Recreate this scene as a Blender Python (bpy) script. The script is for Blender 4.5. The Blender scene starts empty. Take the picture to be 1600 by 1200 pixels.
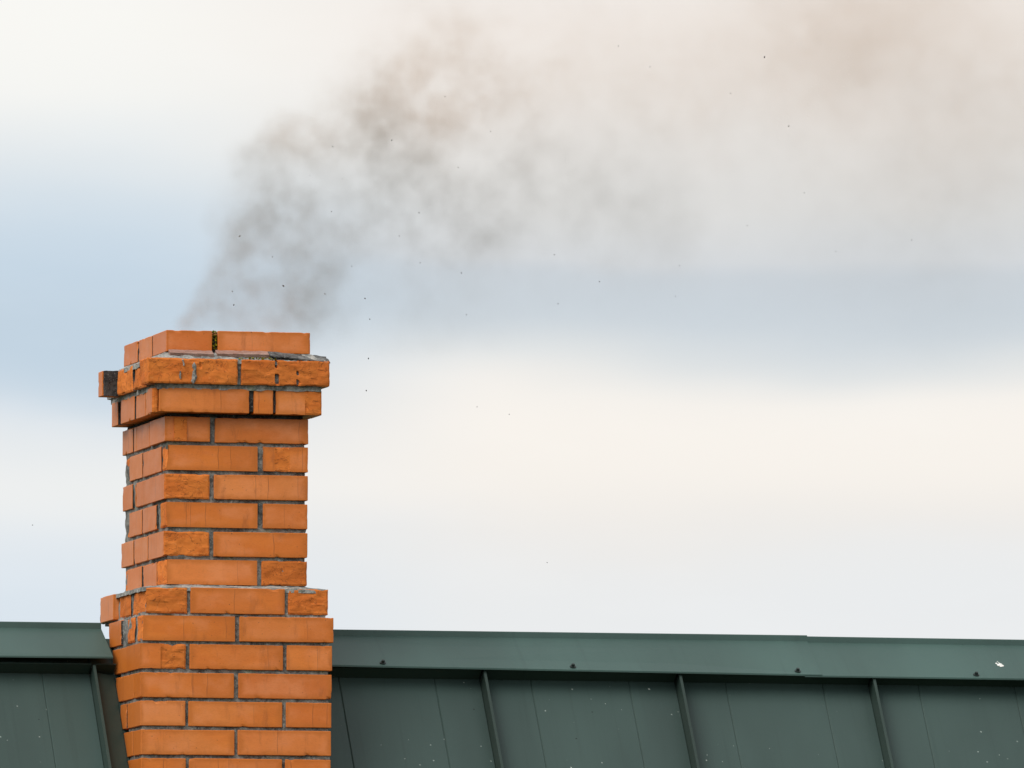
import bpy, bmesh, math, random
import numpy as np
from mathutils import Vector, Matrix, noise

sc = bpy.context.scene
COL = sc.collection
R = math.radians
random.seed(11)

# ------------------------------------------------------------------ camera
cam_d = bpy.data.cameras.new('camera')
cam = bpy.data.objects.new('camera', cam_d)
COL.objects.link(cam)
YAW, PITCH, ROLL = .2576, .0819, -.0011
fwd = Vector((math.sin(YAW)*math.cos(PITCH), math.cos(YAW)*math.cos(PITCH), math.sin(PITCH)))
rt = Vector((math.cos(YAW), -math.sin(YAW), 0)); up = rt.cross(fwd)
rt, up = rt*math.cos(ROLL)+up*math.sin(ROLL), up*math.cos(ROLL)-rt*math.sin(ROLL)
m3 = Matrix((rt, up, -fwd)).transposed()
cam.matrix_world = Matrix.Translation((-6.5754, -28.441, -2.2503)) @ m3.to_4x4()
cam_d.sensor_width = 36.0
cam_d.lens = 17613.1/1600*36
cam_d.clip_start = .5
cam_d.clip_end = 6000
sc.camera = cam

# ------------------------------------------------------------------ exposure
sc.view_settings.view_transform = 'Standard'
sc.view_settings.look = 'None'
sc.view_settings.exposure = 0
sc.view_settings.gamma = 1
sc.view_settings.use_curve_mapping = False
sc.cycles.volume_bounces = 2
sc.cycles.volume_max_steps = 512
sc.cycles.use_denoising = True

def lin(c):
    f = lambda v: v/12.92 if v <= .04045 else ((v+.055)/1.055)**2.4
    return tuple(f(v/255) for v in c) + (1,)

# ------------------------------------------------------------------ node helper
class NT:
    def __init__(s, tree):
        s.t = tree; s.n = tree.nodes; s.l = tree.links; s.n.clear()
    def set(s, sock, v):
        if isinstance(v, bpy.types.NodeSocket): s.l.new(v, sock)
        elif v is not None: sock.default_value = v
    def node(s, kind, ins=None, **kw):
        n = s.n.new(kind)
        for k, v in kw.items(): setattr(n, k, v)
        for k, v in (ins or {}).items(): s.set(n.inputs[k], v)
        return n
    def math(s, op, a, b=None, c=None, clamp=False):
        n = s.n.new('ShaderNodeMath'); n.operation = op; n.use_clamp = clamp
        for i, v in enumerate((a, b, c)):
            if v is not None: s.set(n.inputs[i], v)
        return n.outputs[0]
    def vmath(s, op, a, b=None):
        n = s.n.new('ShaderNodeVectorMath'); n.operation = op
        s.set(n.inputs[0], a)
        if b is not None: s.set(n.inputs[1], b)
        return n.outputs[0]
    def mix(s, f, a, b, mode='MIX'):
        n = s.n.new('ShaderNodeMix'); n.data_type = 'RGBA'; n.blend_type = mode
        s.set(n.inputs[0], f); s.set(n.inputs[6], a); s.set(n.inputs[7], b)
        return n.outputs[2]
    def ramp(s, f, stops, interp='LINEAR'):
        n = s.n.new('ShaderNodeValToRGB'); r = n.color_ramp; r.interpolation = interp
        while len(r.elements) > 1: r.elements.remove(r.elements[-1])
        for i, (p, c) in enumerate(stops):
            e = r.elements[0] if i == 0 else r.elements.new(p)
            e.position = p; e.color = c if len(c) == 4 else tuple(c)+(1,)
        s.set(n.inputs[0], f)
        return n.outputs[0]
    def step(s, v, a, b):                        # smooth 0..1 between a and b
        n = s.n.new('ShaderNodeMapRange'); n.interpolation_type = 'SMOOTHSTEP'
        s.set(n.inputs[0], v); n.inputs[1].default_value = a; n.inputs[2].default_value = b
        return n.outputs[0]
    def noise(s, vec, scale, detail=3, rough=.5, dist=0):
        n = s.node('ShaderNodeTexNoise', {'Scale': scale, 'Detail': detail, 'Roughness': rough, 'Distortion': dist})
        s.set(n.inputs['Vector'], vec)
        return n.outputs[0]

# ------------------------------------------------------------------ sky (layered overcast) and sun
SUN_EL, SUN_AZ = R(46), R(236)                   # azimuth clockwise from +Y: high on the left, on the camera's side
world = bpy.data.worlds.new('World'); sc.world = world; world.use_nodes = True
w = NT(world.node_tree)
dirv = w.node('ShaderNodeTexCoord').outputs['Generated']
sep = w.node('ShaderNodeSeparateXYZ', {0: dirv})
az = w.math('MULTIPLY', w.math('ARCTAN2', sep.outputs[0], sep.outputs[1]), 180/math.pi)
el = w.math('MULTIPLY', w.math('ARCSINE', sep.outputs[2]), 180/math.pi)
ang = w.node('ShaderNodeCombineXYZ', {0: az, 1: el}).outputs[0]
ang1 = w.vmath('MULTIPLY', ang, (.22, .7, 1))
warp = w.math('MULTIPLY', w.math('SUBTRACT', w.noise(ang1, 1.0, 3, .5), .5), .75)
# cloud layers repeat up the sky as banks of the same kind, about four degrees deep
t_el = w.math('PINGPONG', w.math('DIVIDE', w.math('SUBTRACT', w.math('ADD', el, warp), 2.74), 3.9), 1.0)
t_az = w.math('PINGPONG', w.math('DIVIDE', w.math('SUBTRACT', w.math('ADD', az, w.math('MULTIPLY', warp, 1.5)), 12.16), 5.2), 1.0)
def band(stops): return w.ramp(t_el, sorted((1-v/1200, lin(c)) for v, c in stops), 'B_SPLINE')
left = band([(0,(253,251,246)),(130,(250,249,245)),(230,(236,239,240)),(330,(217,227,235)),(430,(199,216,231)),(500,(197,213,227)),(560,(195,212,227)),(620,(199,215,229)),(680,(226,232,238)),(770,(246,245,242)),(850,(229,235,241)),(960,(219,230,240)),(1200,(222,230,239))])
right = band([(0,(248,240,233)),(150,(243,238,233)),(300,(232,231,229)),(400,(220,223,227)),(430,(206,213,220)),(500,(204,213,221)),(555,(229,231,231)),(600,(252,246,239)),(680,(251,245,238)),(750,(250,244,237)),(820,(241,237,233)),(880,(238,238,238)),(980,(236,238,240)),(1200,(237,238,240))])
cloud = w.mix(w.step(t_az, .08, .52), left, right)
cloud = w.mix(w.math('MULTIPLY', w.math('SUBTRACT', w.noise(w.vmath('MULTIPLY', ang, (.5, 1.4, 1)), 1.3, 4, .55), .5), .10), cloud, (1.5, 1.5, 1.5, 1))
sky = w.node('ShaderNodeTexSky', sky_type='NISHITA', sun_disc=False)
sky.sun_elevation = SUN_EL; sky.sun_rotation = SUN_AZ
bg_sky = w.node('ShaderNodeBackground', {'Color': sky.outputs[0], 'Strength': .10})
bg_cloud = w.node('ShaderNodeBackground', {'Color': cloud, 'Strength': 1.0})
ms = w.node('ShaderNodeMixShader', {0: .94, 1: bg_sky.outputs[0], 2: bg_cloud.outputs[0]})
w.node('ShaderNodeOutputWorld', {0: ms.outputs[0]})

sun_d = bpy.data.lights.new('sun', 'SUN'); sun = bpy.data.objects.new('sun', sun_d); COL.objects.link(sun)
sun_d.energy = 2.6; sun_d.angle = R(38); sun_d.color = (1, .95, .88)
sd = Vector((math.sin(SUN_AZ)*math.cos(SUN_EL), math.cos(SUN_AZ)*math.cos(SUN_EL), math.sin(SUN_EL)))
sun.rotation_euler = sd.to_track_quat('Z', 'Y').to_euler()

# ------------------------------------------------------------------ object helpers
def tag(o, label=None, cat=None, group=None, kind=None):
    for k, v in (('label', label), ('category', cat), ('group', group), ('kind', kind)):
        if v: o[k] = v
    return o
def empty(name, loc=(0, 0, 0)):
    o = bpy.data.objects.new(name, None); COL.objects.link(o); o.location = loc; o.empty_display_size = .1
    return o
def link(name, me, parent=None, loc=None):
    o = bpy.data.objects.new(name, me); COL.objects.link(o)
    if parent: o.parent = parent
    if loc is not None: o.location = loc
    return o
def mesh(name, vs, fs, mats, mi=None, smooth=False):
    me = bpy.data.meshes.new(name); me.from_pydata(vs, [], fs)
    for m in (mats if isinstance(mats, (list, tuple)) else [mats]): me.materials.append(m)
    if mi: me.polygons.foreach_set('material_index', mi)
    if smooth: me.polygons.foreach_set('use_smooth', [True]*len(fs))
    me.update()
    return me
def lattice(b, cell, fn=None):
    """surface lattice of a box; fn(point, outward normal, uvw) moves each vertex"""
    lo, hi = Vector(b[:3]), Vector(b[3:])
    n = [max(1, int(round((hi[i]-lo[i])/(cell if not isinstance(cell, (tuple, list)) else cell[i])))) for i in range(3)]
    idx = {}; vs = []; fs = []; fn_axis = []
    def vert(i):
        if i in idx: return idx[i]
        p = Vector([lo[k]+(hi[k]-lo[k])*i[k]/n[k] for k in range(3)])
        nn = Vector([(-1 if i[k] == 0 else 1 if i[k] == n[k] else 0) for k in range(3)])
        if fn: p = fn(p, nn)
        idx[i] = len(vs); vs.append(p); return idx[i]
    for ax in range(3):
        a, c = (ax+1) % 3, (ax+2) % 3
        for side in (0, n[ax]):
            for i in range(n[a]):
                for j in range(n[c]):
                    q = []
                    for (da, dc) in ((0, 0), (1, 0), (1, 1), (0, 1)):
                        k = [0, 0, 0]; k[ax] = side; k[a] = i+da; k[c] = j+dc; q.append(vert(tuple(k)))
                    if side == 0: q.reverse()
                    fs.append(q); fn_axis.append((ax, -1 if side == 0 else 1))
    return vs, fs, fn_axis
def prism_x(pa, xa, pb, xb):
    """closed (y,z) profiles pa at xa and pb at xb joined into a solid"""
    k = len(pa)
    vs = [(xa, y, z) for y, z in pa] + [(xb, y, z) for y, z in pb]
    fs = [(i, (i+1) % k, k+(i+1) % k, k+i) for i in range(k)] + [tuple(range(k))[::-1], tuple(range(k, 2*k))]
    return vs, fs
def fix_normals(me):
    bm = bmesh.new(); bm.from_mesh(me); bmesh.ops.recalc_face_normals(bm, faces=bm.faces); bm.to_mesh(me); bm.free()
    return me
def bevel(me, w, seg=1):
    bm = bmesh.new(); bm.from_mesh(me)
    bmesh.ops.recalc_face_normals(bm, faces=bm.faces)
    bmesh.ops.bevel(bm, geom=bm.edges[:], offset=w, segments=seg, affect='EDGES', profile=.5)
    bm.to_mesh(me); bm.free(); return me
def fbm(p, s, o=4): return noise.fractal(Vector(p)*s, 1.0, 2.0, o)
def sstep(v, a, b):
    t = max(0, min(1, (v-a)/(b-a))); return t*t*(3-2*t)

# ------------------------------------------------------------------ materials
def new_mat(name):
    m = bpy.data.materials.new(name); m.use_nodes = True
    return m, NT(m.node_tree)
def finish(t, color, rough, bump=None, bstr=.3, bdist=.002, spec=.5):
    p = t.node('ShaderNodeBsdfPrincipled')
    t.set(p.inputs['Base Color'], color); t.set(p.inputs['Roughness'], rough)
    p.inputs['Specular IOR Level'].default_value = spec
    if bump is not None:
        b = t.node('ShaderNodeBump', {'Height': bump, 'Strength': bstr, 'Distance': bdist})
        t.l.new(b.outputs[0], p.inputs['Normal'])
    t.node('ShaderNodeOutputMaterial', {0: p.outputs[0]})

def brick_mat(name, broken):
    m, t = new_mat(name)
    co = t.node('ShaderNodeTexCoord').outputs['Object']
    inf = t.node('ShaderNodeObjectInfo')
    rnd = inf.outputs['Random']
    off = t.node('ShaderNodeCombineXYZ', {0: t.math('MULTIPLY', rnd, 17), 1: t.math('MULTIPLY', rnd, 31), 2: t.math('MULTIPLY', rnd, 7)}).outputs[0]
    cr = t.vmath('ADD', co, off)
    s = t.node('ShaderNodeSeparateXYZ', {0: co})
    patch = t.noise(t.vmath('MULTIPLY', cr, (1, 1, 2.2)), 13, 3, .55, .4)
    grain = t.noise(t.vmath('MULTIPLY', cr, (1, 1, 3)), 160, 3, .6)
    fine = t.noise(cr, 900, 2, .6)
    if broken:
        c = t.mix(t.step(patch, .35, .68), (.72, .212, .040, 1), (.62, .158, .028, 1))
        spk = t.noise(cr, 110, 4, .7)
        c = t.mix(t.step(spk, .58, .72), c, (.76, .28, .085, 1))
        c = t.mix(t.math('MULTIPLY', t.step(t.noise(cr, 34, 5, .7, .8), .56, .70), .75), c, (.34, .085, .018, 1))
        c = t.mix(t.math('MULTIPLY', t.math('SUBTRACT', rnd, .35, None, True), .9), c, (.42, .11, .02, 1))
        crk = t.math('ABSOLUTE', t.math('SUBTRACT', t.noise(t.vmath('MULTIPLY', cr, (1, 1, 1.6)), 22, 3, .55, 1.0), .5))
        c = t.mix(t.math('MULTIPLY', t.math('SUBTRACT', 1, t.step(crk, .0, .014)), .7), c, (.16, .045, .015, 1))
        h = t.math('ADD', t.math('MULTIPLY', spk, .6), t.math('MULTIPLY', fine, .2))
        finish(t, c, .9, h, .38, .004, .2)
        return m
    c = t.mix(t.step(patch, .3, .7), (.77, .220, .028, 1), (.70, .182, .021, 1))
    c = t.mix(t.math('MULTIPLY', t.step(t.noise(cr, 5.0, 2, .5), .46, .66), .6), c, (.70, .232, .058, 1))
    c = t.mix(t.math('MULTIPLY', rnd, .55), c, (.62, .155, .026, 1))
    tone = t.math('FRACT', t.math('MULTIPLY', rnd, 41.7))
    c = t.mix(t.math('MULTIPLY', t.step(tone, .62, .95), .55), c, (.80, .275, .085, 1))
    c = t.mix(t.math('MULTIPLY', t.step(tone, .30, .02), .45), c, (.54, .125, .022, 1))
    # drag lines of the wire cut: one or two fine vertical creases, tone changes a little across each
    pos = t.math('ADD', s.outputs[0], t.math('ADD', s.outputs[1], t.math('MULTIPLY', t.math('SUBTRACT', t.noise(cr, 14, 2, .5), .5), .012)))
    for k, (mul, wd) in enumerate(((7.31, .0009), (13.77, .0011), (29.3, .0008))):
        rk = t.math('FRACT', t.math('MULTIPLY', rnd, mul))
        x0 = t.math('MULTIPLY', t.math('SUBTRACT', rk, .5), .22)
        d = t.math('SUBTRACT', pos, x0)
        ln = t.math('SUBTRACT', 1, t.step(t.math('ABSOLUTE', d), wd*.3, wd*1.6))
        on = t.math('MULTIPLY', t.step(t.math('FRACT', t.math('MULTIPLY', rnd, mul*5.3)), .25, .6), .55)
        c = t.mix(t.math('MULTIPLY', t.step(d, -.001, .001), t.math('MULTIPLY', rk, .55)), c, (.54, .138, .017, 1))
        c = t.mix(t.math('MULTIPLY', ln, on), c, (.17, .05, .016, 1))
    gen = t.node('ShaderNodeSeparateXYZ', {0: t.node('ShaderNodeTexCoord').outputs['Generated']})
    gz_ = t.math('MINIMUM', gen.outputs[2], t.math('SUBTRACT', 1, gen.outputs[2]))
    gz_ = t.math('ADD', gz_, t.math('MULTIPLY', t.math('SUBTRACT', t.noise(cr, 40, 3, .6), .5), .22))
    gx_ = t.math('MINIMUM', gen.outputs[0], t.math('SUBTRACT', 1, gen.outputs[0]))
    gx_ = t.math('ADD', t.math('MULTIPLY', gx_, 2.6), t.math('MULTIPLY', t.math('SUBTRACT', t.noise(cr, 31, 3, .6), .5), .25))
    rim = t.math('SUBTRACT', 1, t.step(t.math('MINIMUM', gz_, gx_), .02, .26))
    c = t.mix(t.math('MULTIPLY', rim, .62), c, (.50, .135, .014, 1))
    wash = t.math('MULTIPLY', t.math('SUBTRACT', 1, rim), t.step(t.noise(t.vmath('MULTIPLY', cr, (1, 1, 1.4)), 9, 4, .55), .42, .70))
    c = t.mix(t.math('MULTIPLY', wash, .60), c, (.78, .275, .105, 1))
    # rubbed soot and dirt smears
    c = t.mix(t.math('MULTIPLY', t.step(t.noise(t.vmath('MULTIPLY', cr, (1.3, 1.3, .35)), 30, 5, .65), .54, .78), .50), c, (.27, .075, .018, 1))
    c = t.mix(t.math('MULTIPLY', t.step(grain, .45, .75), .18), c, (.33, .085, .022, 1))
    c = t.mix(t.step(t.noise(cr, 240, 1, .5), .765, .79), c, (.06, .03, .02, 1))
    rough = t.math('ADD', .33, t.math('MULTIPLY', patch, .22))
    h = t.math('ADD', t.math('MULTIPLY', grain, .6), t.math('ADD', t.math('MULTIPLY', fine, .25), t.math('MULTIPLY', patch, .6)))
    finish(t, c, rough, h, .28, .002, .38)
    return m
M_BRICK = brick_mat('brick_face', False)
M_BROKEN = brick_mat('brick_broken', True)

def mortar_mat(name, dark, light, green=.0):
    m, t = new_mat(name)
    co = t.node('ShaderNodeTexCoord').outputs['Object']
    n1 = t.noise(co, 26, 4, .6); n2 = t.noise(co, 130, 4, .7); n3 = t.noise(co, 420, 2, .6)
    f = t.math('ADD', t.math('MULTIPLY', n1, .55), t.math('MULTIPLY', n2, .45))
    c = t.mix(t.step(f, .37, .64), dark, light)
    c = t.mix(t.step(n3, .66, .74), c, (.55, .55, .52, 1))
    if green: c = t.mix(t.math('MULTIPLY', t.step(t.noise(co, 14, 3, .6), .58, .7), green), c, (.17, .21, .05, 1))
    finish(t, c, .95, t.math('ADD', n2, t.math('MULTIPLY', n3, .5)), .7, .004, .2)
    return m
M_MORTAR = mortar_mat('mortar', (.075, .076, .073, 1), (.29, .285, .265, 1), .25)
M_MORTAR_LIGHT = mortar_mat('weathered_mortar', (.13, .135, .13, 1), (.44, .43, .40, 1), .35)
M_MORTAR_BLACK = mortar_mat('soot_shade_mortar', (.022, .023, .024, 1), (.085, .085, .083, 1))  # flue soot and side joints; also carries the painted shadow under the crown
M_SLATE = mortar_mat('grey_bed', (.040, .042, .044, 1), (.20, .20, .195, 1))
M_SLIP = mortar_mat('pink_slip', (.28, .155, .12, 1), (.37, .245, .205, 1))
m, t = new_mat('moss'); co = t.node('ShaderNodeTexCoord').outputs['Object']
finish(t, t.mix(t.step(t.noise(co, 160, 3, .6), .4, .62), (.03, .04, .008, 1), (.27, .24, .015, 1)), 1, t.noise(co, 500, 2), .8, .003, .1); M_MOSS = m

def paint_mat(name, base, specks=True):
    m, t = new_mat(name)
    co = t.node('ShaderNodeTexCoord').outputs['Object']
    big = t.noise(t.vmath('MULTIPLY', co, (1, .35, .35)), 3.5, 3, .5)
    gr = t.noise(co, 900, 2, .7)
    streak = t.noise(t.vmath('MULTIPLY', co, (1, .03, .03)), 55, 3, .6)
    hi = tuple(v*1.16 for v in base[:3])+(1,); lo = tuple(v*.86 for v in base[:3])+(1,)
    c = t.mix(t.step(big, .3, .7), lo, hi)
    c = t.mix(t.math('MULTIPLY', t.step(streak, .55, .75), .22), c, tuple(v*.62 for v in base[:3])+(1,))
    c = t.mix(t.math('MULTIPLY', t.step(gr, .52, .75), .35), c, tuple(v*1.6 for v in base[:3])+(1,))
    c = t.mix(t.math('MULTIPLY', t.step(gr, .48, .25), .3), c, tuple(v*.6 for v in base[:3])+(1,))
    if specks:
        cw = t.vmath('ADD', co, t.vmath('MULTIPLY', t.node('ShaderNodeTexNoise', {'Vector': co, 'Scale': 300}).outputs[1], (.004, .004, .004)))
        for sc_, thr, mx, colr in ((24, .58, .07, (.42, .46, .43, 1)), (52, .62, .12, (.26, .31, .29, 1)), (34, .86, .08, (.012, .015, .014, 1))):
            v = t.node('ShaderNodeTexVoronoi', {'Vector': cw, 'Scale': sc_})
            sp = t.node('ShaderNodeSeparateColor', {0: v.outputs['Color']})
            size = t.math('MULTIPLY', t.step(sp.outputs[0], thr, 1.0), mx)
            mask = t.math('MULTIPLY', t.math('LESS_THAN', v.outputs['Distance'], size), t.step(t.noise(co, 5, 2, .5), .40, .52))
            c = t.mix(mask, c, colr)
    rough = t.math('ADD', .36, t.math('MULTIPLY', big, .2))
    h = t.math('ADD', t.math('MULTIPLY', gr, .05), t.math('MULTIPLY', t.noise(t.vmath('MULTIPLY', co, (1, .4, .4)), 6, 2), 1.0))
    finish(t, c, rough, h, .3, .009, .33)
    return m
M_PAN = paint_mat('green_sheet_metal', (.040, .069, .063, 1))
M_CAP_LIT = paint_mat('green_cap_metal_lit', (.050, .096, .086, 1), False)  # roof paint lightened, the flatter cap's extra sky light put into its colour
M_SEAM_SHADED = paint_mat('green_seam_metal_shaded', (.026, .046, .039, 1), False)  # roof paint darkened evenly, shade of the seam sides put into its colour
m, t = new_mat('dark_screw'); finish(t, (.012, .020, .019, 1), .45); M_SCREW = m
m, t = new_mat('ash'); finish(t, (.07, .065, .06, 1), .9); M_ASH = m
m, t = new_mat('dropping'); co = t.node('ShaderNodeTexCoord').outputs['Object']
finish(t, t.mix(t.step(t.noise(co, 200, 2), .45, .6), (.8, .8, .78, 1), (.5, .5, .47, 1)), .9); M_DROP = m
m, t = new_mat('meadow'); co = t.node('ShaderNodeTexCoord').outputs['Object']
finish(t, t.mix(t.noise(co, .4, 5), (.04, .06, .02, 1), (.08, .09, .04, 1)), 1, spec=.1); M_GROUND = m
m, t = new_mat('plaster'); co = t.node('ShaderNodeTexCoord').outputs['Object']
finish(t, t.mix(t.noise(co, 3, 5), (.36, .34, .29, 1), (.42, .40, .35, 1)), .9, t.noise(co, 90, 4), .4, .004, .2); M_WALL = m

# ------------------------------------------------------------------ ground
GZ = -8.2
g = mesh('ground', [(-3000, -3000, 0), (3000, -3000, 0), (3000, 3000, 0), (-3000, 3000, 0)], [(0, 1, 2, 3)], M_GROUND)
tag(link('ground', g, None, (0, 0, GZ)), kind='structure')

# ------------------------------------------------------------------ house: steep standing seam roof on plain walls
house = tag(empty('house', (1.0, .41, GZ)), 'house with dark green standing seam metal roof along the bottom of the view', 'house')
H0 = Vector(house.location)
def hpart(name, me, parent=None, kind=None):
    """mesh given in world metres, stored relative to the part's own origin at the house"""
    me.transform(Matrix.Translation(-H0)); o = link(name, me, parent or house)
    if kind: o['kind'] = kind
    return o
SL = math.hypot(1, 1.45); TY, TZ = -1/SL, -1.45/SL; NY, NZ = -1.45/SL, 1/SL
OY, OZ, YC = .394, -.478, .415
def P(x, s, h, back=False):
    y = OY+TY*s+NY*h; z = OZ+TZ*s+NZ*h
    return (x, 2*YC-y if back else y, z)
EAVE, TH = 4.6, .003
X_LO, X_HI = -4.4, 6.3
pitch = .5325
seams = [-.143-pitch*k for k in range(8, 0, -1)] + [-.140, .3975] + [.914+.5345*k for k in range(0, 10)]
def pan_profile(xa, xb, ribs):
    pr = [(xa, 0)]
    for r in ribs: pr += [(r-.0022, 0), (r-.0004, -.0024), (r+.0022, .0004)]
    return pr + [(xb, 0)]
def pan(xa, xb, ribs, back=False, s0=.022):
    pr = pan_profile(xa, xb, ribs); k = len(pr); vs = []; fs = []
    st = [s0, s0+.15, .6, 1.2, 2.2, 3.4, EAVE]
    for s in st:
        for x, h in pr: vs.append(P(x, s, h, back))
    for s in st:
        for x, h in pr: vs.append(P(x, s, h-TH, back))
    n = len(st)*k
    for i in range(len(st)-1):
        for j in range(k-1):
            a = i*k+j; fs += [(a, a+1, a+k+1, a+k), (n+a, n+a+k, n+a+k+1, n+a+1)]
    for j in range(k-1):
        a = (len(st)-1)*k+j; fs += [(a, a+1, n+a+1, n+a), (j, n+j, n+j+1, j+1)]
    for i in range(len(st)-1):
        for j in (0, k-1):
            a = i*k+j; fs.append((a, a+k, n+a+k, n+a) if j == 0 else (a, n+a, n+a+k, a+k))
    me = fix_normals(mesh('roof_panel', vs, fs, M_PAN))
    hpart('roof_panel', me)
for a, b in zip([X_LO]+seams, seams+[X_HI]):
    pa, pb = a+.004, b-.004
    if abs(a+.140) < .01: pb = -.062               # narrow strips left and right of the chimney
    if abs(a-.3975) < .01: pa = .400
    w_ = pb-pa
    if abs(b-.3975) < .01 and a > -.15:
        pan(pa, pb, [])
        continue
    ribs = [pa+w_*q for q in ((.25, .76) if w_ > .4 else (.5,))]
    pan(pa, pb, ribs if w_ > .2 else [])
for a, b in zip([X_LO]+seams, seams+[X_HI]):
    pan(a+.004, b-.004, [], True)
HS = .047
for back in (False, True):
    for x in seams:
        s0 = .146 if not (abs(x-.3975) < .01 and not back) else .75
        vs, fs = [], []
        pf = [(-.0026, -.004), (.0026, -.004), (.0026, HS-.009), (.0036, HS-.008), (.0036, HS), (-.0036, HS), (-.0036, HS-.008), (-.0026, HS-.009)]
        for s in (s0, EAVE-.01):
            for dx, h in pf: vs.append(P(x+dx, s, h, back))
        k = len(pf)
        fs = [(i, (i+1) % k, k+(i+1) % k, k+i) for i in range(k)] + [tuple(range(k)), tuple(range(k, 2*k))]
        hpart('standing_seam', fix_normals(mesh('standing_seam', vs, fs, M_SEAM_SHADED)))
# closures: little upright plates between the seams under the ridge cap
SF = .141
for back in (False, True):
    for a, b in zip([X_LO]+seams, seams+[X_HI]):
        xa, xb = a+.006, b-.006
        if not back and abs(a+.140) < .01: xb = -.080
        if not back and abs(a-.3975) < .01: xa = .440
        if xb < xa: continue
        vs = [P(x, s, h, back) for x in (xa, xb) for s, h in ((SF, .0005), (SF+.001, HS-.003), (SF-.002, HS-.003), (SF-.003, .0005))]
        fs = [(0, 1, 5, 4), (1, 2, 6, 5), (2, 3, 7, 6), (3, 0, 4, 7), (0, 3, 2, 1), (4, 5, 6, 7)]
        hpart('closure_plate', fix_normals(mesh('closure_plate', vs, fs, M_SEAM_SHADED)))
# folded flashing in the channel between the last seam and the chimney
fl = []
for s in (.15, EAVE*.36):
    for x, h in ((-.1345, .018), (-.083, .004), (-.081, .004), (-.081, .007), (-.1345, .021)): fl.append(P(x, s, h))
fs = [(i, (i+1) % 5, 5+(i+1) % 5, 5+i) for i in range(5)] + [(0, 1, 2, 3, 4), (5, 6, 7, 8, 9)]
hpart('flashing', fix_normals(mesh('flashing', fl, fs, M_SEAM_SHADED)))
# ridge caps
def cap_profile(zt, zb, lip=.0165, t_=.0022):
    yl, yb = .405, .262
    f = [(YC, zt+.0006), (yl+.001, zt), (yl, zt-.002), (yl-.0015, zt-lip), (yb+.001, zb+.0012), (yb, zb), (yb, zb-.004)]
    outer = [(2*YC-y, z) for y, z in f[::-1]][:-1] + f
    inner = [(y+(t_*.6 if y < YC else -t_*.6 if y > YC else 0), z-t_) for y, z in outer[::-1]]
    inner[0] = (outer[-1][0]+t_, outer[-1][1]); inner[-1] = (outer[0][0]-t_, outer[0][1])
    return outer + inner
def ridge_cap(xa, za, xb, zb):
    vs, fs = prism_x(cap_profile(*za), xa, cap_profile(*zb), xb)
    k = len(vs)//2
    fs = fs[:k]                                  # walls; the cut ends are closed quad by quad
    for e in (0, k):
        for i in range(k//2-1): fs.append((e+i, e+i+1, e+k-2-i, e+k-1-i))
    return hpart('ridge_cap', fix_normals(mesh('ridge_cap', vs, fs, M_CAP_LIT)))
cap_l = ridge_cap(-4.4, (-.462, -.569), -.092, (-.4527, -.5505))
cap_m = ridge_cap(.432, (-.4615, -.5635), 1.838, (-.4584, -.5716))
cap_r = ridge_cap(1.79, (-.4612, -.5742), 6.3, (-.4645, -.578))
def screw(x, y, z, par):
    bm = bmesh.new()
    nrm = Vector((0, -.524, .852)); q = nrm.to_track_quat('Z', 'Y').to_matrix().to_4x4()
    for r, h0, h1, sg in ((.0085, .0, .0022, 14), (.0048, .0022, .0085, 6), (.0036, .0085, .0092, 6)):
        bmesh.ops.create_cone(bm, cap_ends=True, segments=sg, radius1=r, radius2=r*.92, depth=h1-h0, matrix=Matrix.Translation((x, y, z)) @ q @ Matrix.Translation((0, 0, (h0+h1)/2)))
    me = bpy.data.meshes.new('screw'); bm.to_mesh(me); bm.free(); me.materials.append(M_SCREW)
    hpart('screw', me, par)
for x, par in ((.6375, cap_m), (1.155, cap_m), (1.773, cap_m), (2.2685, cap_r), (-.62, cap_l), (-1.15, cap_l), (2.80, cap_r), (3.33, cap_r)):
    zb = {cap_m: -.5635-.0081*(x-.432)/1.406, cap_r: -.5745, cap_l: -.566}[par]
    screw(x, .274, zb+.0085, par)
# walls below the eaves
ye = OY+TY*EAVE; ze = OZ+TZ*EAVE
yb_ = 2*YC-ye
vs, fs, _ = lattice((X_LO+.3, ye+.35, GZ-.2, X_HI-.3, yb_-.35, ze+.40), 10)
hpart('wall', mesh('wall', vs, fs, M_WALL))
for xg in (X_LO+.3, X_HI-.5):
    pr = [(ye+.36, ze+.38), (YC, OZ-.12), (yb_-.36, ze+.38)]
    vs, fs = prism_x(pr, xg, pr, xg+.2)
    hpart('gable', fix_normals(mesh('gable', vs, fs, M_WALL)))

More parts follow.
